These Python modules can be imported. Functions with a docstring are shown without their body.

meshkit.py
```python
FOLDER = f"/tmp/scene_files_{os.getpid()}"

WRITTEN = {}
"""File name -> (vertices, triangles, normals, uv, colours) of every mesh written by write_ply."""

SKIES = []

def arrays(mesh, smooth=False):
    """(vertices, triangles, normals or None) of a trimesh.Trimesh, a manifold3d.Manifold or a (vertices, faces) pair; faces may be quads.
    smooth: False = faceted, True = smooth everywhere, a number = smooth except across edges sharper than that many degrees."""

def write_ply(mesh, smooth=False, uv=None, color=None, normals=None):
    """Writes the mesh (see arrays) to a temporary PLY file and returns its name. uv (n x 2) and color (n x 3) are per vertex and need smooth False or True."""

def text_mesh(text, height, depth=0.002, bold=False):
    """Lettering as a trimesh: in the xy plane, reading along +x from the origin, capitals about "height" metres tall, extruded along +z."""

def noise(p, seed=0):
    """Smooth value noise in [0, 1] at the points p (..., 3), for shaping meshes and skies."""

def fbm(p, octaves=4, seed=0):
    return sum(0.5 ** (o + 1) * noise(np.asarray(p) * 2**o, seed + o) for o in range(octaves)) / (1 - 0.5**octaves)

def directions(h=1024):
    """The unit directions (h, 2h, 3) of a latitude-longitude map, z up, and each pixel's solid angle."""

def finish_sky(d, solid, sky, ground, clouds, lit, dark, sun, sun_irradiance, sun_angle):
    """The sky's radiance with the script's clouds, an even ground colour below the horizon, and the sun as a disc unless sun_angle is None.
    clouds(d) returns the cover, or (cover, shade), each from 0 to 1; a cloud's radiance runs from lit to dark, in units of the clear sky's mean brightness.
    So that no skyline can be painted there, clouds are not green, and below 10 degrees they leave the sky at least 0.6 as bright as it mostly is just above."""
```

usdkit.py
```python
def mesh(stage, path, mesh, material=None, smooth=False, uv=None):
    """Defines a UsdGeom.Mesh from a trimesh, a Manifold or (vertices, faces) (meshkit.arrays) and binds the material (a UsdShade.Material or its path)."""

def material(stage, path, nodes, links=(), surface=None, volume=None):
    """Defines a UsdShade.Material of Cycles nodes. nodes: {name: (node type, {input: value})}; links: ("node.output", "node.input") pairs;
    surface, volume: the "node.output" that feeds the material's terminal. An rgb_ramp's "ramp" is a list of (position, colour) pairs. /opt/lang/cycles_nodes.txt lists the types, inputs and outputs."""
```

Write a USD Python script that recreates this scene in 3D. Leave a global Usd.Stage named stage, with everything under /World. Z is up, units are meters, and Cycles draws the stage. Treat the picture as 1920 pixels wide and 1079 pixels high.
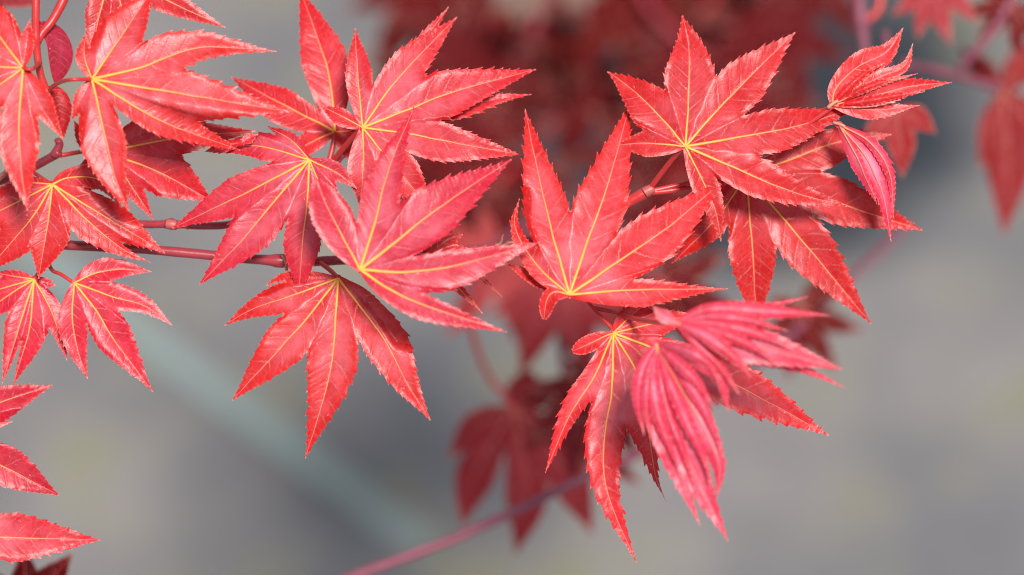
import math
import numpy as np, shapely, trimesh, usdkit, meshkit
from scipy.spatial import Delaunay, cKDTree
from pxr import Usd, UsdGeom, UsdLux, UsdShade, Gf, Sdf, Vt

stage = Usd.Stage.CreateInMemory()
UsdGeom.SetStageUpAxis(stage, 'Z'); UsdGeom.SetStageMetersPerUnit(stage, 1.0)
UsdGeom.Xform.Define(stage, '/World')
T = Sdf.ValueTypeNames

# ------------------------------------------------------------------ camera
FOCAL, APER, FOCUS = 85.0, 22.3, 0.915
CAM = np.array([0.0, 0.0, 1.55]); PITCH = math.radians(-50)
FWD = np.array([0, math.cos(PITCH), math.sin(PITCH)])
RIGHT = np.array([1.0, 0, 0]); UP = np.cross(RIGHT, FWD)
cam = UsdGeom.Camera.Define(stage, '/World/camera')
cam.CreateFocalLengthAttr(FOCAL); cam.CreateHorizontalApertureAttr(APER)
cam.CreateVerticalApertureAttr(APER * 575 / 1024)
cam.CreateFStopAttr(4.0); cam.CreateFocusDistanceAttr(FOCUS)
cam.CreateClippingRangeAttr(Gf.Vec2f(0.02, 2000))
cam.CreateExposureAttr(1.78)
M = np.eye(4); M[0, :3], M[1, :3], M[2, :3], M[3, :3] = RIGHT, UP, -FWD, CAM
cam.AddTransformOp().Set(Gf.Matrix4d(*M.ravel().tolist()))

# ------------------------------------------------------------------ sky and sun
SUN = np.array([0.16, -math.cos(math.radians(65)), math.sin(math.radians(65))]); SUN /= np.linalg.norm(SUN)
elev = math.asin(SUN[2]); rot = math.atan2(SUN[0], SUN[1])
sky_mat = usdkit.material(stage, '/World/Looks/sky', {
    's': ('sky_texture', {'sky_type': 'single_scattering', 'sun_disc': False, 'sun_elevation': elev, 'sun_rotation': rot}),
    'tc': ('texture_coordinate', {}), 'n': ('noise_texture', {'scale': 2.2, 'detail': 5.0, 'roughness': 0.6}),
    'r': ('map_range', {'range_type': 'smoothstep', 'from_min': 0.30, 'from_max': 0.62, 'to_min': 0.1, 'to_max': 0.8, 'clamp': True}),
    'm': ('mix_color', {'b': (3.6, 3.6, 3.7), 'use_clamp': False}),
    'b': ('background_shader', {'strength': 0.05})},
    [('tc.generated', 'n.vector'), ('n.fac', 'r.value'), ('r.result', 'm.fac'), ('s.color', 'm.a'), ('m.result', 'b.color')], surface='b.background')
dome = UsdLux.DomeLight.Define(stage, '/World/sky')
UsdShade.MaterialBindingAPI.Apply(dome.GetPrim()).Bind(sky_mat)
dome.GetPrim().SetCustomDataByKey('kind', 'structure')
sun = UsdLux.DistantLight.Define(stage, '/World/sun')
sun.CreateIntensityAttr(0.4); sun.CreateNormalizeAttr(True); sun.CreateAngleAttr(11.0)
sun.CreateColorAttr(Gf.Vec3f(1.0, 0.97, 0.93))
zax = SUN; xax = np.cross([0, 1, 0], zax); xax /= np.linalg.norm(xax); yax = np.cross(zax, xax)
S = np.eye(4); S[0, :3], S[1, :3], S[2, :3] = xax, yax, zax
sun.AddTransformOp().Set(Gf.Matrix4d(*S.ravel().tolist()))

# ------------------------------------------------------------------ materials
def leaf_material(name, red, pink, deep, rough=0.47, trans=0.2, spec=0.5, pinkness=1.0, sheen=0.04):
    """red blade, pinker bloom away from the margins, pale side veins; leaf_a = (side vein phase, 0..1 midrib to edge, px from edge), leaf_b = (0..1 to the tip, side vein strength, tooth)"""
    N = {
        'a': ('attribute', {'attribute': 'leaf_a'}), 'b': ('attribute', {'attribute': 'leaf_b'}),
        'sa': ('separate_xyz', {}), 'sb': ('separate_xyz', {}),
        'tc': ('texture_coordinate', {}), 'oi': ('object_info', {}),
        'n1': ('noise_texture', {'scale': 90.0, 'detail': 4.0, 'roughness': 0.6}),
        'n2': ('noise_texture', {'scale': 700.0, 'detail': 4.0, 'roughness': 0.65}),
        'n3': ('noise_texture', {'scale': 260.0, 'detail': 2.0}),
        # pinkness
        'edge': ('map_range', {'range_type': 'smoothstep', 'from_min': 0.0, 'from_max': 22.0, 'to_min': 0.0, 'to_max': 1.0, 'clamp': True}),
        'pn': ('map_range', {'range_type': 'smoothstep', 'from_min': 0.36, 'from_max': 0.62, 'to_min': 0.25, 'to_max': 0.8, 'clamp': True}),
        'tip': ('map_range', {'from_min': 0.35, 'from_max': 0.95, 'to_min': 1.0, 'to_max': 0.2, 'clamp': True}),
        'm1': ('math', {'math_type': 'multiply'}), 'm2': ('math', {'math_type': 'multiply'}),
        'm3': ('math', {'math_type': 'multiply', 'value2': pinkness}),
        'c1': ('mix_color', {'a': red, 'b': pink}),
        'dk': ('map_range', {'from_min': 0.42, 'from_max': 0.62, 'to_min': 0.0, 'to_max': 0.30, 'clamp': True}),
        'c2': ('mix_color', {'b': deep}),
        # side veins
        'un': ('math', {'math_type': 'multiply_add', 'value2': 0.5}),
        'pp': ('math', {'math_type': 'pingpong', 'value2': 0.5}),
        'vl': ('map_range', {'range_type': 'smoothstep', 'from_min': 0.40, 'from_max': 0.5, 'to_min': 0.0, 'to_max': 1.0, 'clamp': True}),
        'vf': ('math', {'math_type': 'multiply'}),
        'vg': ('map_range', {'range_type': 'smoothstep', 'from_min': 0.42, 'from_max': 0.66, 'to_min': 0.08, 'to_max': 0.6, 'clamp': True}),
        'vh': ('math', {'math_type': 'multiply'}),
        'c3': ('mix_color', {'b': (0.76, 0.24, 0.22)}),
        'c4': ('mix_color', {'b': (0.85, 0.42, 0.34)}),
        'tz': ('math', {'math_type': 'multiply', 'value2': 0.5}),
        'rh': ('map_range', {'from_min': 0.0, 'from_max': 1.0, 'to_min': 0.496, 'to_max': 0.504}), 'r2': ('math', {'math_type': 'multiply', 'value2': 7.31}), 'r3': ('math', {'math_type': 'fraction'}),
        'rv': ('map_range', {'from_min': 0.0, 'from_max': 1.0, 'to_min': 0.90, 'to_max': 1.10}), 'hs': ('hsv', {'saturation': 1.0}),
        'n4': ('noise_texture', {'scale': 1500.0, 'detail': 1.0}), 'sp': ('map_range', {'range_type': 'smoothstep', 'from_min': 0.74, 'from_max': 0.80, 'to_min': 0.0, 'to_max': 0.45, 'clamp': True}), 'c5': ('mix_color', {'b': (0.80, 0.42, 0.42)}),
        'vo': ('voronoi_texture', {'feature': 'distance_to_edge', 'scale': 520.0, 'randomness': 1.0}), 'net': ('map_range', {'range_type': 'smoothstep', 'from_min': 0.0, 'from_max': 0.10, 'to_min': 1.0, 'to_max': 0.0, 'clamp': True}), 'nf': ('math', {'math_type': 'multiply', 'value2': 0.08}), 'nh': ('math', {'math_type': 'multiply_add', 'value2': -0.10}), 'c6': ('mix_color', {'b': (0.72, 0.20, 0.19)}),
        # relief
        'h1': ('math', {'math_type': 'multiply', 'value2': -0.55}),
        'h2': ('math', {'math_type': 'multiply_add', 'value2': 0.5}),
        'bmp': ('bump', {'strength': 0.17, 'distance': 0.0005}),
        'p': ('principled_bsdf', {'roughness': rough, 'specular_ior_level': spec, 'sheen_weight': sheen, 'sheen_roughness': 0.4}),
        'tr': ('translucent_bsdf', {}),
        'sat': ('gamma', {'gamma': 1.35}),
        'mx': ('mix_closure', {'fac': trans}),
    }
    L = [('a.vector', 'sa.vector'), ('b.vector', 'sb.vector'),
         ('tc.object', 'n1.vector'), ('tc.object', 'n2.vector'), ('tc.object', 'n3.vector'),
         ('sa.z', 'edge.value'), ('n1.fac', 'pn.value'), ('sb.x', 'tip.value'),
         ('edge.result', 'm1.value1'), ('pn.result', 'm1.value2'), ('m1.value', 'm2.value1'), ('tip.result', 'm2.value2'),
         ('m2.value', 'm3.value1'), ('m3.value', 'c1.fac'),
         ('n3.fac', 'dk.value'), ('dk.result', 'c2.fac'), ('c1.result', 'c2.a'),
         ('n1.fac', 'un.value1'), ('sa.x', 'un.value3'), ('un.value', 'pp.value1'), ('pp.value', 'vl.value'),
         ('vl.result', 'vf.value1'), ('sb.y', 'vf.value2'), ('n3.fac', 'vg.value'), ('vf.value', 'vh.value1'), ('vg.result', 'vh.value2'),
         ('vh.value', 'c3.fac'), ('c2.result', 'c3.a'), ('sb.z', 'tz.value1'), ('tz.value', 'c4.fac'), ('c3.result', 'c4.a'),
         ('vf.value', 'h1.value1'), ('n2.fac', 'h2.value1'), ('h1.value', 'h2.value3'), ('tc.object', 'vo.vector'), ('vo.distance', 'net.value'), ('net.result', 'nf.value1'), ('nf.value', 'c6.fac'), ('c5.result', 'c6.a'), ('net.result', 'nh.value1'), ('h2.value', 'nh.value3'), ('nh.value', 'bmp.height'),
         ('bmp.normal', 'p.normal'), ('oi.random', 'rh.value'), ('oi.random', 'r2.value1'), ('r2.value', 'r3.value1'), ('r3.value', 'rv.value'), ('rh.result', 'hs.hue'), ('rv.result', 'hs.value'), ('c4.result', 'hs.color'),
         ('tc.object', 'n4.vector'), ('n4.fac', 'sp.value'), ('sp.result', 'c5.fac'), ('hs.color', 'c5.a'), ('c6.result', 'p.base_color'), ('c6.result', 'sat.color'), ('sat.color', 'tr.color'),
         ('p.BSDF', 'mx.closure1'), ('tr.BSDF', 'mx.closure2')]
    return usdkit.material(stage, '/World/Looks/' + name, N, L, surface='mx.closure')

LEAF = leaf_material('red_leaf', (0.54, 0.006, 0.014), (0.66, 0.135, 0.168), (0.31, 0.002, 0.007), rough=0.36, spec=0.34)
RED = leaf_material('crimson_leaf', (0.50, 0.004, 0.010), (0.58, 0.065, 0.084), (0.28, 0.002, 0.006), rough=0.36, spec=0.34)
YOUNG = leaf_material('young_leaf', (0.66, 0.022, 0.055), (0.84, 0.34, 0.46), (0.42, 0.005, 0.018), rough=0.40, trans=0.25, sheen=0.35)
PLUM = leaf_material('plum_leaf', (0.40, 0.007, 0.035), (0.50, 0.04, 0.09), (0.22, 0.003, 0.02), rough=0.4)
SHADED = leaf_material('shaded_leaf', (0.070, 0.001, 0.002), (0.09, 0.002, 0.004), (0.05, 0.001, 0.002), rough=0.7, trans=0.2, spec=0.02, sheen=0.0)  # red leaf darkened for background foliage, its shade set in the colour
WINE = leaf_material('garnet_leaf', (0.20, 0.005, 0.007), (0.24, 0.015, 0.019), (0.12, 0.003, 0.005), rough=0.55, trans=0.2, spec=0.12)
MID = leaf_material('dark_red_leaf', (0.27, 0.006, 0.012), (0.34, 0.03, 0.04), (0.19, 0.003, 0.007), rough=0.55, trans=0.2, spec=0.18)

def vein_material(name, base, tip):
    return usdkit.material(stage, '/World/Looks/' + name, {
        'b': ('attribute', {'attribute': 'leaf_b'}), 's': ('separate_xyz', {}),
        'r': ('rgb_ramp', {'ramp': [(0, base), (0.35, tuple(0.6 * np.array(base) + 0.4 * np.array(tip))), (0.65, tuple(0.2 * np.array(base) + 0.8 * np.array(tip))), (0.9, tip), (1, tip)]}),
        'p': ('principled_bsdf', {'roughness': 0.45, 'specular_ior_level': 0.4})},
        [('b.vector', 's.vector'), ('s.x', 'r.fac'), ('r.color', 'p.base_color')], surface='p.BSDF')
VEIN = vein_material('yellow_vein', (0.76, 0.33, 0.05), (0.62, 0.10, 0.085))
VEIN_DARK = vein_material('dull_vein', (0.40, 0.09, 0.06), (0.26, 0.02, 0.02))
VEIN_PINK = vein_material('pink_vein', (0.66, 0.20, 0.08), (0.66, 0.12, 0.13))

def bark_material(name, c1, c2, rough=0.35):
    return usdkit.material(stage, '/World/Looks/' + name, {
        'tc': ('texture_coordinate', {}), 'n': ('noise_texture', {'scale': 220.0, 'detail': 5.0, 'roughness': 0.6}),
        'm': ('mix_color', {'a': c1, 'b': c2}),
        'bp': ('bump', {'strength': 0.3, 'distance': 0.0004}),
        'p': ('principled_bsdf', {'roughness': rough})},
        [('tc.object', 'n.vector'), ('n.fac', 'm.fac'), ('m.result', 'p.base_color'), ('n.fac', 'bp.height'), ('bp.normal', 'p.normal')], surface='p.BSDF')
STEM = bark_material('red_stem', (0.22, 0.012, 0.022), (0.34, 0.045, 0.06))
STEM_PURPLE = bark_material('purple_stem', (0.15, 0.028, 0.05), (0.22, 0.055, 0.085), 0.6)
PETIOLE = bark_material('petiole', (0.42, 0.012, 0.018), (0.52, 0.04, 0.035), 0.35)
SCALE = bark_material('bud_scale', (0.40, 0.10, 0.07), (0.60, 0.27, 0.18), 0.5)

PX = FOCUS * APER / FOCAL / 1920.0                        # metres per unit at the branch
SHADE_AT = CAM + (lambda d: d * (CAM[2] / -d[2]))(FOCUS * FWD + 340 * PX * RIGHT + 370 * PX * UP)  # centre of the shade that is painted into the ground
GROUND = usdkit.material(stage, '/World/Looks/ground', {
    'g': ('geometry', {}),
    'n1': ('noise_texture', {'scale': 7.0, 'detail': 4.0, 'roughness': 0.55}),
    'n2': ('noise_texture', {'scale': 14.0, 'detail': 3.0, 'roughness': 0.55, 'distortion': 0.3}),
    'n3': ('noise_texture', {'scale': 450.0, 'detail': 3.0}),
    'r1': ('rgb_ramp', {'ramp': [(0.30, (0.098, 0.098, 0.105)), (0.50, (0.148, 0.139, 0.136)), (0.70, (0.208, 0.188, 0.176))]}),
    'r2': ('map_range', {'range_type': 'smoothstep', 'from_min': 0.50, 'from_max': 0.70, 'to_min': 0.0, 'to_max': 0.75, 'clamp': True}),
    'm': ('mix_color', {'b': (0.165, 0.160, 0.095)}),
    'r3': ('map_range', {'from_min': 0.3, 'from_max': 0.7, 'to_min': 0.6, 'to_max': 1.35, 'clamp': True}),
    'm3': ('mix_color', {'blend_type': 'multiply', 'fac': 1.0}),
    'bp': ('bump', {'strength': 0.5, 'distance': 0.002}),
    'mp': ('mapping', {'location': tuple(-SHADE_AT / np.array([0.20, 0.17, 1.0])), 'scale': (1 / 0.20, 1 / 0.17, 0.0)}), 'wob': ('noise_texture', {'scale': 12.0, 'detail': 3.0}),
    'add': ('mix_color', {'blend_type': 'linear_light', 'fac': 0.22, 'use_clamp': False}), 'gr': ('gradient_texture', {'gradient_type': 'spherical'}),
    'shade_mask': ('map_range', {'range_type': 'smoothstep', 'from_min': 0.03, 'from_max': 0.45, 'to_min': 0.0, 'to_max': 1.0, 'clamp': True}),
    'ground_shade': ('mix_color', {'b': (0.016, 0.021, 0.028)}),  # shade around the top foliage, put into the ground colour
    'p': ('principled_bsdf', {'roughness': 0.85, 'specular_ior_level': 0.3})},
    [('g.position', 'n1.vector'), ('g.position', 'n2.vector'), ('g.position', 'n3.vector'), ('n1.fac', 'r1.fac'), ('n2.fac', 'r2.value'), ('r2.result', 'm.fac'), ('r1.color', 'm.a'),
     ('n3.fac', 'r3.value'), ('g.position', 'mp.vector'), ('g.position', 'wob.vector'), ('mp.vector', 'add.a'), ('wob.color', 'add.b'), ('add.result', 'gr.vector'), ('gr.fac', 'shade_mask.value'), ('shade_mask.result', 'ground_shade.fac'), ('m.result', 'ground_shade.a'),
     ('ground_shade.result', 'm3.a'), ('r3.result', 'm3.b'), ('m3.result', 'p.base_color'), ('n3.fac', 'bp.height'), ('bp.normal', 'p.normal')], surface='p.BSDF')
PAINT = usdkit.material(stage, '/World/Looks/painted_line', {
    'g': ('geometry', {}), 'n': ('noise_texture', {'scale': 40.0, 'detail': 5.0, 'roughness': 0.7}),
    'r': ('rgb_ramp', {'ramp': [(0.35, (0.155, 0.180, 0.168)), (0.6, (0.180, 0.235, 0.215))]}),
    'p': ('principled_bsdf', {'roughness': 0.7})}, [('g.position', 'n.vector'), ('n.fac', 'r.fac'), ('r.color', 'p.base_color')], surface='p.BSDF')
NODE = bark_material('stem_node', (0.34, 0.05, 0.05), (0.46, 0.12, 0.10), 0.45)
DRY = bark_material('dry_leaf', (0.10, 0.05, 0.038), (0.15, 0.085, 0.06), 0.8)

# ------------------------------------------------------------------ helpers
def P(x, y, z=0.0):
    """the place in the world of a point x right, y down and z towards the viewer, in units of 0.125 mm, around the branch's middle"""
    x, y, z = np.broadcast_arrays(np.asarray(x, float), np.asarray(y, float), np.asarray(z, float))
    d = FOCUS - z * PX; k = d / FOCUS * PX
    return CAM + d[..., None] * FWD + ((x - 960) * k)[..., None] * RIGHT - ((y - 539.5) * k)[..., None] * UP

USED = {}
def numbered(parent, name):
    k = USED.get((parent, name), 0); USED[(parent, name)] = k + 1
    return f'{parent}/{name}' + (f'_{k:03d}' if k else '')

ORIGIN = {}
def thing(name, label, cat, base, group=None, kind=None):
    path = numbered('/World', name)
    x = UsdGeom.Xform.Define(stage, path); x.AddTranslateOp().Set(Gf.Vec3d(*map(float, base)))
    tag(x.GetPrim(), label, cat, group, kind); ORIGIN[path] = np.asarray(base, float)
    return path
def tag(p, label=None, cat=None, group=None, kind=None):
    for k, v in (('label', label), ('category', cat), ('group', group), ('kind', kind)):
        if v: p.SetCustomDataByKey(k, v)

def put(parent, name, v, f, mat, smooth=True, attrs=None):
    top = '/'.join(parent.split('/')[:3])
    v = np.asarray(v) - ORIGIN.get(top, np.zeros(3))
    path = numbered(parent, name)
    m = usdkit.mesh(stage, path, (v, f), mat, smooth=smooth)
    for k, a in (attrs or {}).items():
        UsdGeom.PrimvarsAPI(m).CreatePrimvar(k, T.Float3Array, 'vertex').Set(Vt.Vec3fArray.FromNumpy(np.asarray(a, np.float32)))
    return path

def curve(pts, n):
    """a smooth curve through the points, n samples evenly along it"""
    p = np.asarray(pts, float)
    if len(p) == 2:
        return p[0] + np.linspace(0, 1, n)[:, None] * (p[1] - p[0])
    q = np.vstack([2 * p[0] - p[1], p, 2 * p[-1] - p[-2]]); out = []
    for i in range(1, len(q) - 2):
        t = np.linspace(0, 1, 24, endpoint=False)[:, None]; a, b, c, d = q[i - 1:i + 3]
        out.append(0.5 * (2 * b + (c - a) * t + (2 * a - 5 * b + 4 * c - d) * t**2 + (3 * b - a - 3 * c + d) * t**3))
    c = np.vstack(out + [p[-1:]]); s = np.r_[0, np.cumsum(np.linalg.norm(np.diff(c, axis=0), axis=1))]
    return np.stack([np.interp(np.linspace(0, s[-1], n), s, c[:, k]) for k in range(c.shape[1])], 1)

def tube(pts, radii, sides=8, squash=None):
    p = np.asarray(pts, float); n = len(p); r = np.broadcast_to(radii, (n,))
    t = np.gradient(p, axis=0); t /= np.linalg.norm(t, axis=1, keepdims=True)
    a = np.cross(t, FWD); a /= np.linalg.norm(a, axis=1, keepdims=True) + 1e-12; b = np.cross(t, a)
    ang = np.arange(sides) * 2 * np.pi / sides
    v = p[:, None] + r[:, None, None] * (np.cos(ang)[None, :, None] * a[:, None] + np.sin(ang)[None, :, None] * b[:, None])
    i, j = np.meshgrid(np.arange(n - 1), np.arange(sides), indexing='ij'); j2 = (j + 1) % sides
    q = np.stack([i * sides + j, i * sides + j2, (i + 1) * sides + j2, (i + 1) * sides + j], -1).reshape(-1, 4)
    f = np.vstack([q[:, [0, 1, 2]], q[:, [0, 2, 3]]]); v = v.reshape(-1, 3)
    v = np.vstack([v, p[0], p[-1]]); c = np.arange(sides); c2 = (c + 1) % sides
    f = np.vstack([f, np.stack([np.full(sides, n * sides), c2, c], 1), np.stack([np.full(sides, n * sides + 1), (n - 1) * sides + c, (n - 1) * sides + c2], 1)])
    return v, f

def stalk(parent, name, pts, r, mat, n=40, sides=10, knots=()):
    """a round stem through (x, y, z) points; r = one radius or (first, last); knots = (0..1 along, swelling, length)"""
    c = curve(pts, n); s = np.linspace(0, 1, n); rr = np.interp(s, [0, 1], np.broadcast_to(r, (2,)))
    for at, swell, ln in knots: rr = rr * (1 + swell * np.exp(-((s - at) / ln)**2))
    k = c / 16.0 + np.array([0.3, 0.7, 0.1]) * len(USED); rr = rr * (0.93 + 0.14 * meshkit.fbm(k, 2)); c[1:-1, :2] += (np.stack([meshkit.noise(k[1:-1] * 0.35, 3), meshkit.noise(k[1:-1] * 0.35, 4)], 1) - 0.5) * 3.0
    v, f = tube(P(c[:, 0], c[:, 1], c[:, 2]), rr * PX, sides)
    return put(parent, name, v, f, mat)

# ------------------------------------------------------------------ one leaf
def profile(t, m, base=0.14, thin=1.25):
    t = np.asarray(t); s = np.clip((t - m) / (1 - m), 0, 1)
    up = base + (1 - base) * np.sin(np.pi / 2 * np.clip(t / m, 0, 1)**0.85)
    return np.where(t < m, up, (1 - s)**thin * (1 + 0.55 * s))

LEAVES = 0
def leaf(parent, C, z, lobes, tilt=(0.0, 0.22), mat=None, vein_mat=None, step=3.2, r0=3.6, droop=0.10, fold=0.40, teeth=True, petiole=None, label=None, veins=True, seed=None):
    """C centre; lobes = [(points from the centre to the tip, half width on its left, on its right, options)]: the sheet is the union of the lobes of one layer, creased along each midrib"""
    global LEAVES; LEAVES += 1
    rng = np.random.default_rng(LEAVES * 7 + 1 if seed is None else seed)
    mat, vein_mat = mat or LEAF, vein_mat or VEIN
    C = np.asarray(C, float); L = []
    for lb in lobes:
        pts, WL, WR = lb[:3]; o = lb[3] if len(lb) > 3 else {}
        pts = [pts] if np.ndim(pts[0]) == 0 else list(pts)
        start = np.asarray(o.get('from', C), float)
        n = 90; c = curve([start] + pts, n)
        if len(pts) == 1:                                              # no lobe is dead straight
            d = c[-1] - c[0]; c = c + np.sin(np.linspace(0, np.pi, n))[:, None] * np.array([-d[1], d[0]]) * rng.uniform(-0.02, 0.02)
        seg = np.linalg.norm(np.diff(c, axis=0), axis=1); s = np.r_[0, np.cumsum(seg)]; t = s / s[-1]
        tg = np.gradient(c, axis=0); tg /= np.linalg.norm(tg, axis=1, keepdims=True); nr = np.stack([-tg[:, 1], tg[:, 0]], 1)
        m, thin, base = o.get('m', 0.45), o.get('thin', 1.25), o.get('base', 0.14)
        L.append(dict(c=c, s=s, t=t, tg=tg, nr=nr, len=s[-1], WL=WL * 1.07, WR=WR * 1.07, m=min(m + 0.05, 0.62) if m < 0.6 else m, thin=thin, base=base, layer=o.get('layer', 0), dz=o.get('dz', 0.0),
                      fl=o.get('fl', o.get('fold', fold) * rng.uniform(0.7, 1.3)), fr=o.get('fr', o.get('fold', fold) * rng.uniform(0.7, 1.3)),
                      droop=o.get('droop', droop * rng.uniform(0.6, 1.4)), vein=o.get('vein', True), sp=o.get('sp', max(14.0, 0.10 * s[-1])), ph=rng.uniform(0, 1, 2), teeth=o.get('teeth', 1.0)))
    def side(l, sign):
        W = l['WL'] if sign < 0 else l['WR']; n = 160; tt = np.linspace(0, 1, n); w = W * profile(tt, l['m'], l['base'], l['thin'])
        pts, tips = [], []
        at = lambda q: (np.stack([np.interp(q, l['t'], l['c'][:, k]) for k in (0, 1)], -1), np.stack([np.interp(q, l['t'], l['nr'][:, k]) for k in (0, 1)], -1), np.stack([np.interp(q, l['t'], l['tg'][:, k]) for k in (0, 1)], -1))
        t0 = 0.30
        q = np.linspace(0, t0, 24) if teeth else np.linspace(0, 1, 60)
        c, nn, _ = at(q); pts += list(c + sign * nn * np.interp(q, tt, w)[:, None])
        if teeth:
            t1 = t0; big = 0
            while t1 < 0.975:
                gap = l['sp'] * rng.uniform(0.40, 0.80) * (1.0 if t1 < 0.75 else 0.75); t2 = min(t1 + gap / l['len'], 0.985)
                w1, w2 = np.interp([t1, t2], tt, w); amp = min(0.30 * gap, 0.8 * max(w2, 1.5)) * rng.uniform(0.5, 1.3) * l['teeth']
                grow = min(1.0, (t1 - t0) / 0.15 + 0.45); amp *= grow
                for q, dw, ah in ((t1 + 0.3 * (t2 - t1), 0.12, 0), (t1 + 0.65 * (t2 - t1), 0.42, 0.05), (t2, 0.80, 0.18), (t2, 0.22, -0.03)):
                    cc, n2, tg = at(q); wq = np.interp(q, tt, w)
                    pts.append(cc + sign * n2 * (wq + (dw - 0.35) * amp) + tg * ah * gap)
                    if dw == 0.80: tips.append(pts[-1])
                t1 = t2
        return pts, tips
    layers, tips = {}, []
    for l in L:
        a, ta = side(l, -1); b, tb = side(l, 1); tips += ta + tb
        poly = shapely.make_valid(shapely.Polygon(np.vstack([a, [l['c'][-1]], b[::-1]])))
        layers.setdefault(l['layer'], []).append(poly)
    def field(p, ids):
        """height towards the upper side, and the numbers the material needs"""
        D, I = zip(*[cKDTree(L[i]['c']).query(p) for i in ids]); D, I = np.array(D), np.array(I)
        w = 1 / (D + 3.0)**3; w /= w.sum(0); h = np.zeros(len(p))
        for k, i in enumerate(ids): h += w[k] * (-L[i]['droop'] * L[i]['len'] * L[i]['t'][I[k]]**1.8 + L[i]['dz'] * np.clip(L[i]['t'][I[k]] * 2.2, 0, 1))
        near = np.argmin(D, 0); a, b = np.zeros((len(p), 3)), np.zeros((len(p), 3)); crease = np.zeros(len(p)); quilt = np.zeros(len(p))
        for k, i in enumerate(ids):
            on = near == k; l = L[i]; j = I[k][on]; d = np.einsum('ij,ij->i', p[on] - l['c'][j], l['nr'][j]); sg = d > 0; d = np.abs(d)
            d = np.where(d < D[k][on] * 0.5, D[k][on], d)
            W = np.where(sg, l['WR'], l['WL']) * profile(l['t'][j], l['m'], 0.35, l['thin']) + 2; dn = np.clip(d / W, 0, 1.3)
            crease[on] = np.where(sg, l['fr'], l['fl']) * d * (1 - 0.32 * np.clip(dn, 0, 1))
            u = (l['s'][j] - 0.75 * d - 0.004 * d * d) / l['sp'] + np.where(sg, l['ph'][0], l['ph'][1]); a[on, 0] = u; a[on, 1] = dn; b[on, 0] = l['t'][j]
            quilt[on] = 0.013 * l['sp'] * np.cos(2 * np.pi * (u - 0.5)) * np.clip(1 - (2 * dn - 1)**2, 0, 1) * -1 * np.clip(1.4 - 1.4 * l['t'][j], 0, 1)
        if len(ids) > 1: two = np.sort(D, 0)[:2]; gap = two[1] - two[0]
        else: gap = np.full(len(p), 99.0)
        b[:, 1] = np.clip((gap - 3) / 10, 0, 1) * np.clip(1.25 - a[:, 1], 0, 1) * np.clip(1.5 - 1.5 * b[:, 0], 0, 1)
        return h + crease + quilt, a, b
    def depth(p, h): return z + tilt[0] * (p[:, 0] - C[0]) + tilt[1] * (p[:, 1] - C[1]) + h
    V, F, A, B, n0 = [], [], [], [], 0
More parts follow.
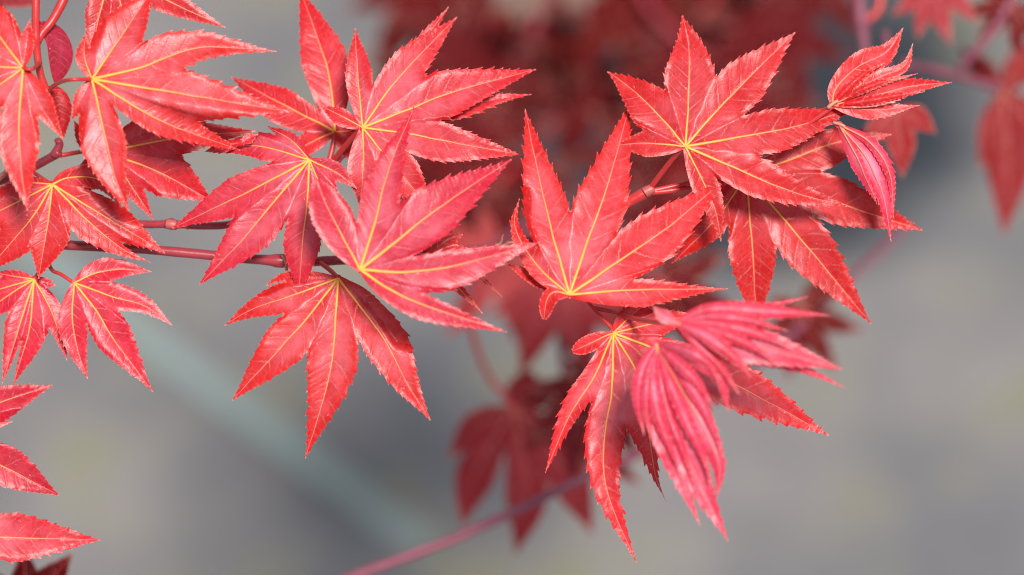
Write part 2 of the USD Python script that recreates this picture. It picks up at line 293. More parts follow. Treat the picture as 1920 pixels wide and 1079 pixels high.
    for key, polys in layers.items():
        ids = [i for i, l in enumerate(L) if l['layer'] == key]
        u = shapely.union_all(polys + [shapely.Point(*L[ids[0]]['c'][0]).buffer(7)]).buffer(0.6).buffer(-0.6)
        for g in (u.geoms if hasattr(u, 'geoms') else [u]):
            if g.geom_type != 'Polygon' or g.area < 40: continue
            x0, y0, x1, y1 = g.bounds
            rings = [np.asarray(shapely.segmentize(shapely.LinearRing(r.coords), step * 0.8).coords)[:-1] for r in [g.exterior, *g.interiors]]
            bd = np.vstack(rings); inner = g.buffer(-0.45 * step)
            gx, gy = np.meshgrid(np.arange(x0, x1, step), np.arange(y0, y1, step * 0.87)); gx = gx + (np.arange(gx.shape[0]) % 2)[:, None] * step / 2
            grid = np.stack([gx.ravel(), gy.ravel()], 1) + rng.uniform(-0.12, 0.12, (gx.size, 2)) * step
            rib = np.vstack([curve(L[i]['c'], max(8, int(L[i]['len'] / step))) for i in ids])
            grid = grid[cKDTree(rib).query(grid)[0] > 0.6 * step]
            pts = np.vstack([bd, grid[shapely.contains_xy(inner, grid[:, 0], grid[:, 1])], rib[shapely.contains_xy(inner, rib[:, 0], rib[:, 1])]])
            pts = pts[np.unique(np.round(pts / 0.3).astype(int), axis=0, return_index=True)[1]]
            tri = Delaunay(pts).simplices; ce = pts[tri].mean(1); tri = tri[shapely.contains_xy(g, ce[:, 0], ce[:, 1])]
            e1, e2 = pts[tri[:, 1]] - pts[tri[:, 0]], pts[tri[:, 2]] - pts[tri[:, 0]]; cr = e1[:, 0] * e2[:, 1] - e1[:, 1] * e2[:, 0]
            tri = tri[np.abs(cr) > 1e-3]; cr = cr[np.abs(cr) > 1e-3]; tri[cr > 0] = tri[cr > 0][:, ::-1]
            h, a, b = field(pts, ids); ed = cKDTree(bd).query(pts)[0]; a[:, 2] = ed
            if teeth and len(tips): b[:, 2] = np.clip(1 - cKDTree(np.array(tips)).query(pts)[0] / 3.6, 0, 1) * (ed < 2.5)
            h = h + 4.5 * (meshkit.fbm(np.c_[pts / 55.0, np.full(len(pts), LEAVES * 3.7)], 2) - 0.5) * 2 - 1.2 * np.clip(1 - ed / 7, 0, 1)
            used = np.unique(tri); re = np.full(len(pts), -1); re[used] = np.arange(len(used))
            V.append(P(pts[used, 0], pts[used, 1], depth(pts[used], h[used]))); F.append(re[tri] + n0); A.append(a[used]); B.append(b[used]); n0 += len(used)
    path = put(parent, 'leaf', np.vstack(V), np.vstack(F), mat, True, {'leaf_a': np.vstack(A), 'leaf_b': np.vstack(B)})
    if label: tag(stage.GetPrimAtPath(path), label)
    big = max(l['len'] for l in L)
    if veins:
        for l in L:
            if not l['vein']: continue
            ids = [i for i, q in enumerate(L) if q['layer'] == l['layer']]
            n = 36; k = np.linspace(0, 0.965, n); c = np.stack([np.interp(k, l['t'], l['c'][:, j]) for j in (0, 1)], 1)
            h, _, _ = field(c, ids); h = h + 4.5 * (meshkit.fbm(np.c_[c / 55.0, np.full(n, LEAVES * 3.7)], 2) - 0.5) * 2
            r = 0.64 * r0 * (0.4 + 0.6 * l['len'] / big) * np.clip(1 - k, 0, 1)**0.8 + 0.4
            r = r * (0.86 + 0.28 * meshkit.fbm(np.c_[c / 14.0, np.full(n, 9.0 * LEAVES)], 2)); c = c + (np.stack([meshkit.noise(np.c_[c / 30.0, np.full(n, 1.3)], q) for q in (1, 2)], 1) - 0.5) * 2.2 * np.minimum(1, 6 * k)[:, None]
            v, f = tube(P(c[:, 0], c[:, 1], depth(c, h) + 0.5 * r), r * PX, 7)
            tt = np.r_[np.repeat(k, 7), 0, 1]; put(path, 'vein', v, f, vein_mat, True, {'leaf_b': np.c_[tt, tt * 0, tt * 0]})
    if petiole:
        pts, pr = petiole
        zc = z; c = curve([(C[0], C[1], zc - 1)] + list(pts), 24)
        v, f = tube(P(c[:, 0], c[:, 1], c[:, 2]), np.linspace(pr * 0.85, pr, 24) * PX, 9); put(path, 'petiole', v, f, PETIOLE)
    return path

def palmate(parent, C, z, size, ang, squeeze=(1.0, 1.0), rot=0.0, mat=None, step=7.0, w=0.15, n=7, petiole=None, droop=0.12, tilt=(0, 0.2), seed=1, label=None, fold=0.3, veins=True, spread=41.0, vein_mat=None):
    """a leaf seen out of focus: its middle lobe points along ang degrees (0 right, 90 down)"""
    rng = np.random.default_rng(seed); lobes = []
    for k in range(n):
        o = k - (n - 1) / 2; L = size * (1 - 0.055 * o * o) * rng.uniform(0.92, 1.06); a = math.radians(ang + o * spread * rng.uniform(0.93, 1.07) + (0))
        d = np.array([math.cos(a), math.sin(a)]); c, s_ = math.cos(rot), math.sin(rot)
        q = np.array([d[0] * c + d[1] * s_, -d[0] * s_ + d[1] * c]) * squeeze; d2 = np.array([q[0] * c - q[1] * s_, q[0] * s_ + q[1] * c])
        tip = np.asarray(C) + d2 * L; W = w * L * np.linalg.norm(d2)**0.3; side_ = np.array([-d2[1], d2[0]]) * L * rng.uniform(-0.05, 0.05)
        lobes.append(([tuple((np.asarray(C) + tip) / 2 + side_), tuple(tip)], W, W))
    return leaf(parent, C, z, lobes, tilt, mat or SHADED, vein_mat or VEIN_DARK, step, 3.0, droop, fold, True, petiole, label, veins, seed)

# ------------------------------------------------------------------ the ground
def ground_at(x, y):
    d = P(x, y) - CAM; return CAM + d * (CAM[2] / -d[2])
gv = np.array([[-300, -300, 0], [300, -300, 0], [300, 300, 0], [-300, 300, 0]], float)
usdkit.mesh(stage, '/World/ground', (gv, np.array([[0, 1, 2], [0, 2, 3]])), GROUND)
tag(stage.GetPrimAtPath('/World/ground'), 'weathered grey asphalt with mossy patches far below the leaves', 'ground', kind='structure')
a0, a1 = ground_at(-60, 395)[:2], ground_at(800, 1035)[:2]; dr = (a1 - a0) / np.linalg.norm(a1 - a0); nn = np.array([-dr[1], dr[0]]) * 0.008
rng = np.random.default_rng(5); ts = np.linspace(-0.9, 1.0, 60); left, right = [], []
for t in ts:
    c = a0 + t * (a1 - a0); left.append([*(c + nn * rng.uniform(0.95, 1.05)), 0.004]); right.append([*(c - nn * rng.uniform(0.95, 1.05)), 0.004])
n = len(ts); lv = np.vstack([left, right]); i = np.arange(n - 1)
usdkit.mesh(stage, '/World/painted_line', (lv, np.vstack([np.stack([i, i + n, i + n + 1], 1), np.stack([i, i + n + 1, i + 1], 1)])), PAINT)
tag(stage.GetPrimAtPath('/World/painted_line'), 'pale green painted stripe running diagonally over the grey ground', 'painted line', kind='structure')

# ================================================================== the leafy branches in focus
# ---- left: the twig that comes down from above with the big pale leaf
b = thing('maple_branch', 'red twig hanging from the top left corner with its largest pale pink leaf', 'maple branch', P(66, -60, -40), 'red maple branches')
stalk(b, 'twig', [(66, -60, -40), (67, 20, -40), (68, 80, -50), (76, 140, -60), (90, 175, -70)], (8, 7), PETIOLE, knots=[(0.55, 0.4, 0.05)])
stalk(b, 'twig', [(140, -60, -70), (118, 0, -65), (98, 40, -62), (80, 62, -55), (70, 80, -50)], (10, 8), PETIOLE)
leaf(b, (172, 149), 110, [
    ([(232, 62), (292, -28)], 45, 38, {'m': .42}),
    ([(260, 128), (375, 90), (522, 97)], 42, 32, {'m': .38, 'thin': 1.45}),
    ([(320, 173), (546, 211)], 44, 50, {'m': .40}),
    ([(300, 226), (452, 283)], 34, 26, {'fl': .1, 'droop': .3}),
    ([(198, 262), (217, 337), (243, 397)], 35, 46, {'m': .45}),
    ((134, 225), 20, 16, {'vein': False}),
    ([(158, 105), (160, 62)], 16, 14)], tilt=(0.05, 0.2), petiole=([(130, 150, 140), (104, 159, -20), (90, 172, -70)], 4.2), r0=4.4)
leaf(b, (210, -55), -40, [((166, 112), 30, 26), ((250, 85), 32, 30), ([(320, 5), (425, 53)], 26, 24, {'m': .4}), ((120, -10), 22, 22), ((330, -90), 30, 30)], mat=RED, tilt=(0, .2), petiole=([(160, -40, -60), (120, -5, -66)], 4))
leaf(b, (43, 128), 140, [((-70, -30), 45, 40), ([(50, 80), (56, 36)], 14, 14, {'vein': False}), ((-120, 112), 36, 36), ((-85, 215), 34, 34),
    ([(36, 230), (40, 320), (52, 397)], 36, 38, {'m': .48}), ([(75, 195), (119, 262)], 24, 18, {'fl': .5, 'vein': False})], tilt=(0, .18), petiole=([(60, 130, 150), (72, 120, 0), (74, 118, -55)], 4.2), r0=4)
leaf(b, (72, 46), -60, [([(98, 85), (104, 160)], 34, 10, {'m': .5, 'thin': .8, 'fl': -.5, 'vein': False, 'base': .3})], mat=PLUM, teeth=False, veins=False, tilt=(-.5, .1), label='small plum red folded leaf beside the twig')
leaf(b, (82, 168), -75, [([(106, 190), (119, 262)], 24, 10, {'m': .4, 'thin': 1.1, 'fl': .5, 'base': .3})], mat=RED, veins=False, tilt=(-.5, .1))

b = thing('maple_branch', 'blurred dark red leaf tip in the top left corner', 'maple branch', P(-120, -120, -700), 'red maple branches')
stalk(b, 'twig', [(-140, -160, -720), (-110, -110, -690), (-60, -60, -640)], (8, 6), STEM)
palmate(b, (-40, -45), -620, 125, 25, seed=15, step=6, mat=WINE, w=.2, petiole=([(-50, -52, -630), (-62, -62, -642)], 5))
# ---- left: the twig end behind it
b = thing('maple_branch', 'short dark red twig end at the left edge with a drooping leaf fan under it', 'maple branch', P(-60, 350, -120), 'red maple branches')
stalk(b, 'twig', [(-60, 352, -120), (0, 338, -115), (55, 318, -110), (95, 296, -105), (112, 284, -100)], (9, 8), STEM, knots=[(.98, .2, .06), (.35, .2, .05)])
stalk(b, 'twig', [(100, 294, -104), (112, 272, -98), (108, 262, -92)], (9, 7), STEM, n=12)
stalk(b, 'bud', [(-10, 338, -80), (6, 328, -78), (14, 318, -76)], (9, 3), SCALE, n=10)
leaf(b, (198, 284), -65, [([(300, 325), (402, 380)], 46, 38, {'m': .5}), ([(345, 258), (482, 246)], 34, 32, {'m': .4}), ([(280, 246), (350, 205)], 30, 28, {'vein': False}), ([(160, 262), (138, 226)], 16, 16, {'vein': False}),
    ([(250, 355), (288, 414)], 20, 18, {'fold': .5}), ([(170, 330), (150, 372)], 26, 26, {'vein': False})], mat=RED, tilt=(0, .1), petiole=([(160, 284, -112), (112, 292, -104)], 4.5))
leaf(b, (98, 346), 0, [
    ([(130, 334), (190, 338), (228, 388)], 24, 20, {'m': .5, 'droop': .25}),
    ([(205, 412), (311, 476)], 33, 29, {'m': .5}),
    ([(165, 415), (230, 468), (284, 493)], 18, 32, {'m': .4, 'thin': 1.5}),
    ([(88, 430), (72, 524)], 42, 32, {'m': .5}),
    ([(58, 410), (-30, 516)], 36, 34, {'m': .5}),
    ([(0, 395), (-85, 432)], 34, 38), ([(50, 343), (5, 346)], 14, 12, {'vein': True})], mat=RED, tilt=(0, .1), petiole=([(80, 335, -40), (60, 322, -105)], 4), r0=3.4)

# ---- the long twig through the middle
b = thing('maple_branch', 'long dark red twig crossing the middle, with pink young leaves at its right end', 'maple branch', P(-80, 440, -90), 'red maple branches')
main = [(-80, 440, -90), (60, 452, -80), (130, 459, -70), (300, 470, -60), (430, 482, -55), (530, 490, -50), (640, 488, -60), (780, 474, -80), (945, 462, -90), (1080, 425, -90), (1175, 381, -80), (1216, 358, -70)]
stalk(b, 'twig', main, (9.5, 9), STEM, n=120, sides=12, knots=[(0.46, .45, .012), (0.80, .35, .012), (.995, .2, .02)])
stalk(b, 'twig', [(1150, 394, -78), (1180, 378, -72), (1217, 357, -68)], (9.5, 11), PETIOLE, n=14)
stalk(b, 'bud_scale', [(1208, 362, -66), (1219, 356, -65), (1224, 353, -66)], (11, 9), NODE, n=8)
stalk(b, 'bud', [(930, 462, -80), (940, 456, -74), (944, 440, -70)], (5, 1), SCALE, n=10)
stalk(b, 'bud', [(942, 462, -76), (956, 455, -72), (968, 456, -70)], (5, 1.5), SCALE, n=10)
stalk(b, 'bud_scale', [(530, 478, -38), (537, 490, -36), (538, 508, -38)], (4, 3), SCALE, n=10)
leaf(b, (64, 524), -40, [([(34, 620), (4, 720)], 14, 26, {'m': .4, 'fl': .6}), ([(54, 620), (24, 724)], 34, 10, {'m': .4, 'fr': .6}), ([(98, 588), (126, 677)], 20, 16, {'fl': -.1}), ((106, 536), 9, 8, {'vein': False}),
    ((-55, 604), 24, 28), ((-85, 560), 20, 22), ((-14, 512), 8, 12)], mat=RED, tilt=(0, .15), petiole=([(75, 505, -60), (82, 456, -80)], 4.5), r0=3.2)
leaf(b, (139, 531), -20, [
    ([(178, 513), (225, 505), (285, 510)], 23, 20, {'m': .4}),
    ([(212, 557), (272, 575), (324, 611)], 26, 20, {'m': .42}),
    ([(180, 583), (212, 635), (288, 737)], 37, 30, {'m': .45, 'thin': 1.4}),
    ([(136, 600), (147, 660), (165, 712)], 24, 26, {'m': .45})], mat=RED, tilt=(0, .15), petiole=([(115, 515, -30), (95, 503, -60), (84, 458, -80)], 4), r0=3.2)
# middle leaf with five lobes hanging under the twig
leaf(b, (634, 522), 0, [
    ([(545, 555), (472, 581), (420, 611)], 26, 28, {'m': .45}),
    ([(573, 600), (508, 672), (434, 753)], 40, 38, {'m': .48}),
    ([(626, 640), (613, 725), (572, 862)], 46, 44, {'m': .42, 'thin': 1.35}),
    ([(688, 592), (725, 645), (762, 718), (808, 790)], 40, 40, {'m': .45}),
    ([(545, 520), (520, 525), (498, 537)], 8, 12, {'thin': .9, 'vein': False}),
    ([(690, 570), (745, 640)], 18, 14, {'vein': False, 'fl': .5})], tilt=(0, .12), petiole=([(620, 508, -20), (600, 492, -50)], 5), r0=3.6)
leaf(b, (675, 506), 170, [
    ([(704, 415), (728, 320), (778, 196)], 36, 34, {'m': .42, 'thin': 1.4}),
    ([(735, 460), (822, 391), (961, 298)], 49, 47, {'m': .45}),
    ([(760, 511), (845, 500), (915, 482), (1015, 453)], 30, 42, {'m': .42, 'fl': .55, 'fr': .12}),
    ([(728, 542), (800, 575), (953, 624)], 20, 27, {'m': .42, 'fl': .5}),
    ([(640, 440), (607, 375), (594, 335)], 36, 36, {'m': .6, 'thin': .75, 'droop': -.1})], tilt=(0, .22), petiole=([(665, 500, 80), (648, 488, -50)], 5), r0=4.6)
leaf(b, (800, 480), -40, [([(850, 530), (906, 589)], 9, 9, {'fl': .5}), ([(880, 505), (942, 557)], 7, 7, {'fl': .5}), ([(840, 450), (868, 440)], 24, 24, {'vein': False}), ([(850, 470), (880, 466)], 16, 16, {'vein': False})], mat=RED, tilt=(0, .1), r0=2.4, petiole=([(790, 478, -60), (780, 474, -80)], 4))
# right: the upright leaf in the middle of the frame
leaf(b, (1068, 553), 90, [
    ([(1036, 440), (1008, 320), (984, 203)], 40, 40, {'m': .42}),
    ([(1100, 455), (1135, 360), (1184, 187)], 48, 46, {'m': .42}),
    ([(1165, 487), (1250, 428), (1361, 336)], 46, 47, {'m': .48}),
    ([(1180, 545), (1368, 542)], 20, 30, {'m': .42, 'fl': .55, 'thin': 1.5}),
    ([(1020, 512), (985, 468), (965, 420), (974, 372)], 20, 18, {'m': .3, 'thin': 1.2, 'fr': .6}),
    ([(1040, 548), (1024, 565), (1020, 600)], 18, 12, {'m': .35, 'thin': .55, 'droop': .3, 'teeth': .5}),
    ([(1005, 525), (943, 490)], 12, 14, {'vein': False, 'fl': .5, 'layer': 1, 'dz': -30})], tilt=(0, .2), petiole=([(1062, 545, 20), (1060, 480, -60), (1065, 432, -90)], 5), r0=4.4)
leaf(b, (1285, 275), 20, [
    ([(1291, 180), (1291, 90), (1279, 28)], 44, 47, {'m': .5}),
    ([(1345, 207), (1420, 130), (1492, 60)], 43, 42, {'m': .5}),
    ([(1380, 259), (1490, 238), (1606, 202)], 40, 38, {'m': .48}),
    ([(1400, 325), (1490, 362), (1590, 388)], 36, 34, {'m': .42}),
    ([(1318, 340), (1342, 400), (1352, 454)], 24, 24, {'m': .45}),
    ([(1225, 206), (1176, 161), (1138, 134)], 40, 38, {'m': .45}),
    ([(1210, 269), (1150, 274)], 24, 22, {'m': .5})], mat=RED, tilt=(0, .12), petiole=([(1268, 290, 0), (1240, 325, -40), (1216, 358, -70)], 5.5), r0=3.8)
leaf(b, (1400, 329), -90, [
    ([(1480, 300), (1570, 267), (1673, 252)], 30, 40, {'m': .5}),
    ([(1490, 350), (1577, 383), (1733, 433)], 44, 38, {'m': .48}),
    ([(1470, 412), (1540, 495), (1634, 609)], 46, 44, {'m': .45}),
    ([(1410, 460), (1416, 560), (1420, 605)], 42, 42, {'m': .48, 'thin': 1.0}),
    ([(1340, 413), (1259, 495)], 26, 26, {'m': .5}), ([(1340, 360), (1310, 390)], 14, 14, {'vein': False})], mat=RED, tilt=(0, .08),
    petiole=([(1340, 328, -85), (1290, 343, -78), (1216, 360, -70)], 5), r0=3.6)
stalk(b, 'stalk', [(1216, 361, -70), (1260, 358, -76), (1330, 345, -82), (1420, 310, -60), (1500, 245, -20), (1560, 200, 0)], (5.5, 4.5), PETIOLE)
leaf(b, (1560, 198), 0, [
    ([(1640, 180), (1710, 162), (1786, 155)], 20, 20, {'m': .45, 'fold': .6}),
    ([(1640, 160), (1722, 138)], 7, 7, {'layer': 1, 'dz': 22, 'fold': -.6}),
    ([(1568, 165), (1610, 125), (1662, 98), (1694, 52)], 24, 26, {'m': .5, 'layer': 2, 'dz': -18, 'fold': .6}),
    ([(1640, 150), (1695, 125), (1712, 81)], 12, 13, {'m': .6, 'layer': 3, 'dz': -8}),
    ([(1640, 206), (1725, 198)], 13, 18, {'m': .4, 'layer': 4, 'dz': -10}),
    ([(1600, 176), (1650, 155), (1700, 146)], 8, 8, {'layer': 5, 'dz': 26, 'fold': -.8, 'vein': False}), ([(1610, 192), (1670, 182), (1735, 172)], 8, 9, {'layer': 6, 'dz': 20, 'fold': -.8, 'vein': False}), ([(1590, 165), (1625, 135), (1660, 118)], 8, 9, {'layer': 7, 'dz': 12, 'fold': -.8, 'vein': False})], mat=LEAF, vein_mat=VEIN_PINK, tilt=(0, .1), r0=2.6, label='half opened bright red young leaf at the twig tip')
leaf(b, (1573, 234), 20, [
    ([(1620, 290), (1655, 365), (1671, 455)], 21, 19, {'m': .38, 'fl': -.7, 'fr': -.5}),
    ([(1604, 290), (1645, 384)], 8, 16, {'m': .45, 'layer': 1, 'dz': 14, 'fold': -.8}),
    ([(1632, 268), (1668, 326), (1675, 412)], 11, 10, {'m': .45, 'layer': 2, 'dz': 10, 'fold': -.8})], mat=YOUNG, vein_mat=VEIN_PINK, tilt=(0, .05), r0=2.6, label='drooping folded pink young leaf with fuzzy edges')
stalk(b, 'bud', [(1553, 203, 6), (1562, 196, 10), (1572, 190, 12)], (4, 3), SCALE, n=8)
stalk(b, 'bud', [(1563, 231, 18), (1574, 234, 24), (1584, 238, 26)], (3, 3), SCALE, n=8)
# right bottom: the hanging leaves
leaf(b, (1150, 625), 0, [
    ([(1120, 638), (1095, 650), (1073, 660)], 15, 16, {'m': .6, 'thin': .6}),
    ([(1113, 708), (1066, 782), (1022, 888)], 18, 24, {'m': .42}),
    ([(1147, 730), (1132, 830), (1140, 928), (1194, 1057)], 36, 35, {'m': .4, 'thin': 1.3}),
    ([(1193, 700), (1214, 800), (1229, 890), (1249, 942)], 30, 44, {'m': .45, 'thin': 1.9}),
    ([(1250, 664), (1357, 712), (1436, 752), (1556, 818)], 40, 42, {'m': .6}),
    ([(1230, 606), (1310, 590)], 26, 26), ([(1185, 590), (1228, 556)], 20, 20)], tilt=(0, .1),
    petiole=([(1146, 614, -6), (1112, 578, -20), (1075, 520, -60), (1062, 432, -90)], 5), r0=4)
F = lambda layer, dz, fold=-.8, thin=1.3, vein=False, m=.45, teeth=.7: {'layer': layer, 'dz': dz, 'fold': fold, 'thin': thin, 'vein': vein, 'm': m, 'teeth': teeth, 'base': .3, 'droop': .06}
leaf(b, (1230, 644), 290, [
    ([(1245, 740), (1290, 860), (1366, 1017)], 33, 35, {'m': .45, 'fl': .55, 'fr': .45}),
    ([(1203, 698), (1197, 756), (1208, 818)], 13, 13, F(1, 16)),
    ([(1214, 712), (1213, 778), (1228, 842)], 11, 11, F(2, 26)),
    ([(1224, 717), (1236, 785), (1258, 842), (1277, 892)], 13, 13, F(3, 36)),
    ([(1240, 722), (1256, 785), (1284, 855), (1304, 925)], 11, 12, F(4, 24)),
    ([(1254, 712), (1284, 782), (1318, 855), (1334, 915)], 13, 13, F(5, 40)),
    ([(1270, 717), (1310, 785), (1347, 870), (1344, 934)], 22, 24, F(6, 30, -.55, 1.1, True, .5, 1)),
    ([(1276, 700), (1314, 755), (1340, 812), (1354, 856)], 12, 12, F(7, 44)),
    ([(1280, 690), (1308, 718), (1341, 768)], 11, 11, F(8, 52)),
    ([(1236, 760), (1268, 860), (1313, 987)], 14, 28, {'m': .5, 'layer': 9, 'dz': 6, 'fold': .5, 'vein': False}),
    ([(1290, 668), (1345, 702), (1366, 773)], 17, 15, F(10, 58, -.6, 1.1)),
    ([(1282, 656), (1330, 684), (1352, 730)], 10, 11, F(11, 66))], mat=YOUNG, vein_mat=VEIN_PINK, tilt=(0, .05), droop=.05, r0=3.2, label='pleated pink young leaf still half folded, nearest to the viewer')
leaf(b, (1267, 606), 340, [
    ([(1360, 636), (1460, 662), (1581, 693)], 38, 30, {'m': .42, 'fl': .35, 'fr': .6}),
    ([(1330, 581), (1430, 583), (1557, 592)], 15, 17, F(1, 22, -.7, 1.3)),
    ([(1360, 578), (1440, 573), (1518, 556)], 8, 12, F(2, -20)),
    ([(1330, 594), (1400, 600), (1480, 622)], 12, 13, F(3, 34)),
    ([(1330, 606), (1410, 622), (1490, 655)], 12, 13, F(4, 28)),
    ([(1330, 618), (1400, 644), (1462, 684)], 11, 12, F(5, 36)),
    ([(1326, 632), (1378, 672), (1408, 708)], 14, 14, F(6, 44, -.6, 1.1)),
    ([(1305, 642), (1352, 690), (1388, 742)], 12, 12, F(8, 14)),
    ([(1400, 662), (1500, 690), (1588, 729)], 13, 14, F(7, -20)),
    ([(1240, 590), (1225, 575)], 12, 12, {'vein': False, 'layer': 0})], mat=YOUNG, vein_mat=VEIN_PINK, tilt=(0, .1), droop=.05, r0=3.0, label='pink young leaf with half folded lobes spreading to the right',
    petiole=([(1245, 606, 240), (1200, 600, 60), (1150, 585, -20), (1112, 578, -20)], 5))

# ---- the thinner twig above it, with the three leaves of the upper middle
b = thing('maple_branch', 'thin red twig with a pale knot ending in three spread leaves at upper middle', 'maple branch', P(150, 404, -110), 'red maple branches')
stalk(b, 'twig', [(110, 400, -120), (190, 412, -100), (262, 420, -90), (322, 420, -80), (430, 421, -90), (540, 390, -110), (608, 330, -130), (645, 290, -120)], (8, 6.5), STEM, n=80, sides=12, knots=[(0.365, .6, .012)])
stalk(b, 'bud_scale', [(312, 420, -76), (322, 421, -74), (330, 422, -76)], (9.3, 9.8), NODE, n=8)
stalk(b, 'bud', [(330, 424, -70), (345, 425, -68), (354, 430, -68)], (6, 2), PETIOLE, n=10)
leaf(b, (680, 240), -10, [
    ([(672, 160), (666, 52)], 22, 26, {'m': .5}),
    ([(732, 165), (790, 100), (858, 31)], 34, 30, {'m': .5}),
    ([(760, 132), (800, 70), (842, 12)], 18, 16, {'m': .6, 'layer': 1, 'dz': -25}),
    ([(760, 208), (850, 173), (1007, 130)], 44, 42, {'m': .42}),
    ([(860, 205), (930, 186), (998, 177)], 16, 18, {'m': .6, 'layer': 1, 'dz': -25, 'vein': False}),
    ([(770, 252), (860, 270), (980, 291)], 32, 38, {'m': .45}),
    ([(720, 289), (815, 402)], 36, 32, {'m': .5}),
    ([(681, 310), (676, 392)], 26, 28, {'m': .5}),
    ([(640, 218), (600, 199)], 18, 14, {'m': .5})], tilt=(0, .15), petiole=([(655, 265, -60), (620, 308, -125)], 6), r0=3.8)
leaf(b, (628, 247), -130, [
    ([(618, 150), (600, 85), (560, -25)], 42, 40, {'m': .45}),
    ([(530, 196), (432, 144)], 36, 28, {'m': .48}),
    ([(585, 267), (540, 292)], 18, 22, {'m': .5}),
    ([(655, 275), (662, 312)], 20, 20, {'vein': False}), ([(650, 246), (672, 240)], 12, 12)], mat=RED, tilt=(0, .15), petiole=([(624, 275, -130), (615, 310, -128)], 6), r0=4)
leaf(b, (580, 300), 10, [
    ([(480, 274), (388, 283)], 24, 26, {'m': .4}),
    ([(455, 365), (321, 429)], 33, 36, {'m': .48}),
    ([(500, 395), (450, 455), (373, 535)], 42, 40, {'m': .48}),
    ([(574, 400), (566, 460), (560, 560)], 33, 33, {'m': .62, 'droop': .2}),
    ([(600, 345), (640, 405)], 26, 26),
    ([(632, 325), (669, 354)], 18, 16),
    ([(545, 263), (500, 236)], 13, 14, {'fold': .5})], tilt=(0, .15), petiole=([(595, 305, -40), (612, 322, -128)], 5), r0=3.6)
leaf(b, (452, 268), 16, [([(420, 274), (384, 285)], 12, 10, {'m': .5, 'fold': -.4}), ([(470, 258), (484, 252)], 10, 10, {'vein': False})], veins=False, mat=RED, tilt=(0, .1))

# ---- bottom left corner
b = thing('maple_branch', 'leaf tips reaching in from the left edge below the two small leaves', 'maple branch', P(-220, 880, -60), 'red maple branches')
stalk(b, 'twig', [(-220, 1060, -80), (-190, 930, -70), (-170, 820, -60), (-180, 700, -60)], (9, 7), STEM)
leaf(b, (-115, 812), 0, [([(0, 756), (100, 722)], 30, 32, {'m': .5}), ([(-40, 800), (24, 791)], 20, 20), ([(0, 872), (112, 930)], 38, 32, {'m': .55}), ((-60, 950), 34, 34), ((-110, 690), 30, 30)], mat=RED, tilt=(0, .1), petiole=([(-150, 830, -40), (-175, 850, -62)], 5))
leaf(b, (-120, 1002), 30, [([(0, 1008), (190, 1013)], 44, 42, {'m': .45}), ((0, 1110), 40, 40), ((-20, 910), 30, 30), ((-150, 1160), 40, 40)], tilt=(0, .1), petiole=([(-160, 990, -20), (-196, 960, -72)], 5))
b = thing('maple_branch', 'dark wine red leaf at the bottom left corner, out of focus', 'maple branch', P(40, 1250, -500), 'red maple branches')
stalk(b, 'twig', [(40, 1330, -560), (45, 1250, -520), (40, 1170, -480)], (9, 6), STEM)
palmate(b, (40, 1152), -470, 150, -50, petiole=([(42, 1200, -490), (45, 1250, -518)], 5), seed=11, step=6, tilt=(0, .7), w=.2)

# ================================================================== out of focus behind
b = thing('maple_branch', 'blurred purple twig rising from the bottom edge past a dark red leaf', 'maple branch', P(560, 1130, -900), 'red maple branches')
stalk(b, 'twig', [(560, 1125, -900), (660, 1082, -950), (800, 1030, -1000), (960, 962, -1050), (1110, 890, -1100), (1230, 830, -1200), (1400, 700, -1500), (1560, 560, -1800)], (11, 9), STEM_PURPLE, n=60, sides=12)
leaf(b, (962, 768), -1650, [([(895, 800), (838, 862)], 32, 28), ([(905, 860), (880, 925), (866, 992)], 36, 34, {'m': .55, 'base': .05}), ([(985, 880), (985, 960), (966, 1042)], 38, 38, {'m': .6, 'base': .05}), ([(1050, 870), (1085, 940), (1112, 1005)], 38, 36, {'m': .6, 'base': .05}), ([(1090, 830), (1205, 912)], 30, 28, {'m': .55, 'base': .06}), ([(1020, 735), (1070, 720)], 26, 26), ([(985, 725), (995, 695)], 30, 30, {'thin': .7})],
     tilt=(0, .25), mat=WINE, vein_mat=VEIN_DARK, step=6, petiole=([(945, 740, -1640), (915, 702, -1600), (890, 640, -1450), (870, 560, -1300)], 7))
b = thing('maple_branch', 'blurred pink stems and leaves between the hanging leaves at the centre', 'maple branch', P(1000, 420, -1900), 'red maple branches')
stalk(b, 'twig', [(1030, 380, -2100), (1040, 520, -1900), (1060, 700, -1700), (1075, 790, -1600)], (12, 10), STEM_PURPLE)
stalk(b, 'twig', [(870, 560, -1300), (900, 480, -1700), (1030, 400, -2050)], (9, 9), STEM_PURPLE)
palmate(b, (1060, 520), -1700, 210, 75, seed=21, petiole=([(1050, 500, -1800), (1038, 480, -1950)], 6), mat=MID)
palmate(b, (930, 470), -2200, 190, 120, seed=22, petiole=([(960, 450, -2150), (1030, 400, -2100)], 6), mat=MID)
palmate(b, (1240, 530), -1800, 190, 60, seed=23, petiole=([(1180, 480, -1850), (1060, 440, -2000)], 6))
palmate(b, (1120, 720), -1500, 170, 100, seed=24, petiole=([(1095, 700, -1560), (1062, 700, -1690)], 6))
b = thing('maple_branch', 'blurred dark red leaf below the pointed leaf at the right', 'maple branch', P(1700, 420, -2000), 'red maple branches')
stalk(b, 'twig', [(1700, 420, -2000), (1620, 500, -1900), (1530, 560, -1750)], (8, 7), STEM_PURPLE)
palmate(b, (1500, 575), -1700, 150, 60, seed=31, petiole=([(1515, 566, -1720), (1535, 558, -1755)], 6))

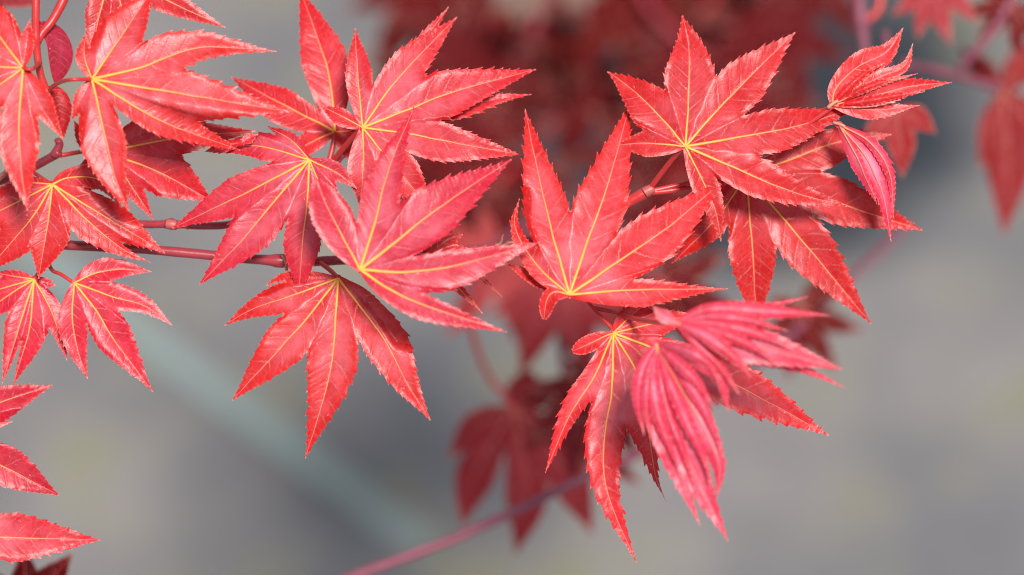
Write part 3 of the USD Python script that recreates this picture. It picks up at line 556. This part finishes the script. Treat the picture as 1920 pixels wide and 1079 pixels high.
b = thing('maple_branch', 'blurred red leaves hanging into the top right corner', 'maple branch', P(1780, -120, -1500), 'red maple branches')
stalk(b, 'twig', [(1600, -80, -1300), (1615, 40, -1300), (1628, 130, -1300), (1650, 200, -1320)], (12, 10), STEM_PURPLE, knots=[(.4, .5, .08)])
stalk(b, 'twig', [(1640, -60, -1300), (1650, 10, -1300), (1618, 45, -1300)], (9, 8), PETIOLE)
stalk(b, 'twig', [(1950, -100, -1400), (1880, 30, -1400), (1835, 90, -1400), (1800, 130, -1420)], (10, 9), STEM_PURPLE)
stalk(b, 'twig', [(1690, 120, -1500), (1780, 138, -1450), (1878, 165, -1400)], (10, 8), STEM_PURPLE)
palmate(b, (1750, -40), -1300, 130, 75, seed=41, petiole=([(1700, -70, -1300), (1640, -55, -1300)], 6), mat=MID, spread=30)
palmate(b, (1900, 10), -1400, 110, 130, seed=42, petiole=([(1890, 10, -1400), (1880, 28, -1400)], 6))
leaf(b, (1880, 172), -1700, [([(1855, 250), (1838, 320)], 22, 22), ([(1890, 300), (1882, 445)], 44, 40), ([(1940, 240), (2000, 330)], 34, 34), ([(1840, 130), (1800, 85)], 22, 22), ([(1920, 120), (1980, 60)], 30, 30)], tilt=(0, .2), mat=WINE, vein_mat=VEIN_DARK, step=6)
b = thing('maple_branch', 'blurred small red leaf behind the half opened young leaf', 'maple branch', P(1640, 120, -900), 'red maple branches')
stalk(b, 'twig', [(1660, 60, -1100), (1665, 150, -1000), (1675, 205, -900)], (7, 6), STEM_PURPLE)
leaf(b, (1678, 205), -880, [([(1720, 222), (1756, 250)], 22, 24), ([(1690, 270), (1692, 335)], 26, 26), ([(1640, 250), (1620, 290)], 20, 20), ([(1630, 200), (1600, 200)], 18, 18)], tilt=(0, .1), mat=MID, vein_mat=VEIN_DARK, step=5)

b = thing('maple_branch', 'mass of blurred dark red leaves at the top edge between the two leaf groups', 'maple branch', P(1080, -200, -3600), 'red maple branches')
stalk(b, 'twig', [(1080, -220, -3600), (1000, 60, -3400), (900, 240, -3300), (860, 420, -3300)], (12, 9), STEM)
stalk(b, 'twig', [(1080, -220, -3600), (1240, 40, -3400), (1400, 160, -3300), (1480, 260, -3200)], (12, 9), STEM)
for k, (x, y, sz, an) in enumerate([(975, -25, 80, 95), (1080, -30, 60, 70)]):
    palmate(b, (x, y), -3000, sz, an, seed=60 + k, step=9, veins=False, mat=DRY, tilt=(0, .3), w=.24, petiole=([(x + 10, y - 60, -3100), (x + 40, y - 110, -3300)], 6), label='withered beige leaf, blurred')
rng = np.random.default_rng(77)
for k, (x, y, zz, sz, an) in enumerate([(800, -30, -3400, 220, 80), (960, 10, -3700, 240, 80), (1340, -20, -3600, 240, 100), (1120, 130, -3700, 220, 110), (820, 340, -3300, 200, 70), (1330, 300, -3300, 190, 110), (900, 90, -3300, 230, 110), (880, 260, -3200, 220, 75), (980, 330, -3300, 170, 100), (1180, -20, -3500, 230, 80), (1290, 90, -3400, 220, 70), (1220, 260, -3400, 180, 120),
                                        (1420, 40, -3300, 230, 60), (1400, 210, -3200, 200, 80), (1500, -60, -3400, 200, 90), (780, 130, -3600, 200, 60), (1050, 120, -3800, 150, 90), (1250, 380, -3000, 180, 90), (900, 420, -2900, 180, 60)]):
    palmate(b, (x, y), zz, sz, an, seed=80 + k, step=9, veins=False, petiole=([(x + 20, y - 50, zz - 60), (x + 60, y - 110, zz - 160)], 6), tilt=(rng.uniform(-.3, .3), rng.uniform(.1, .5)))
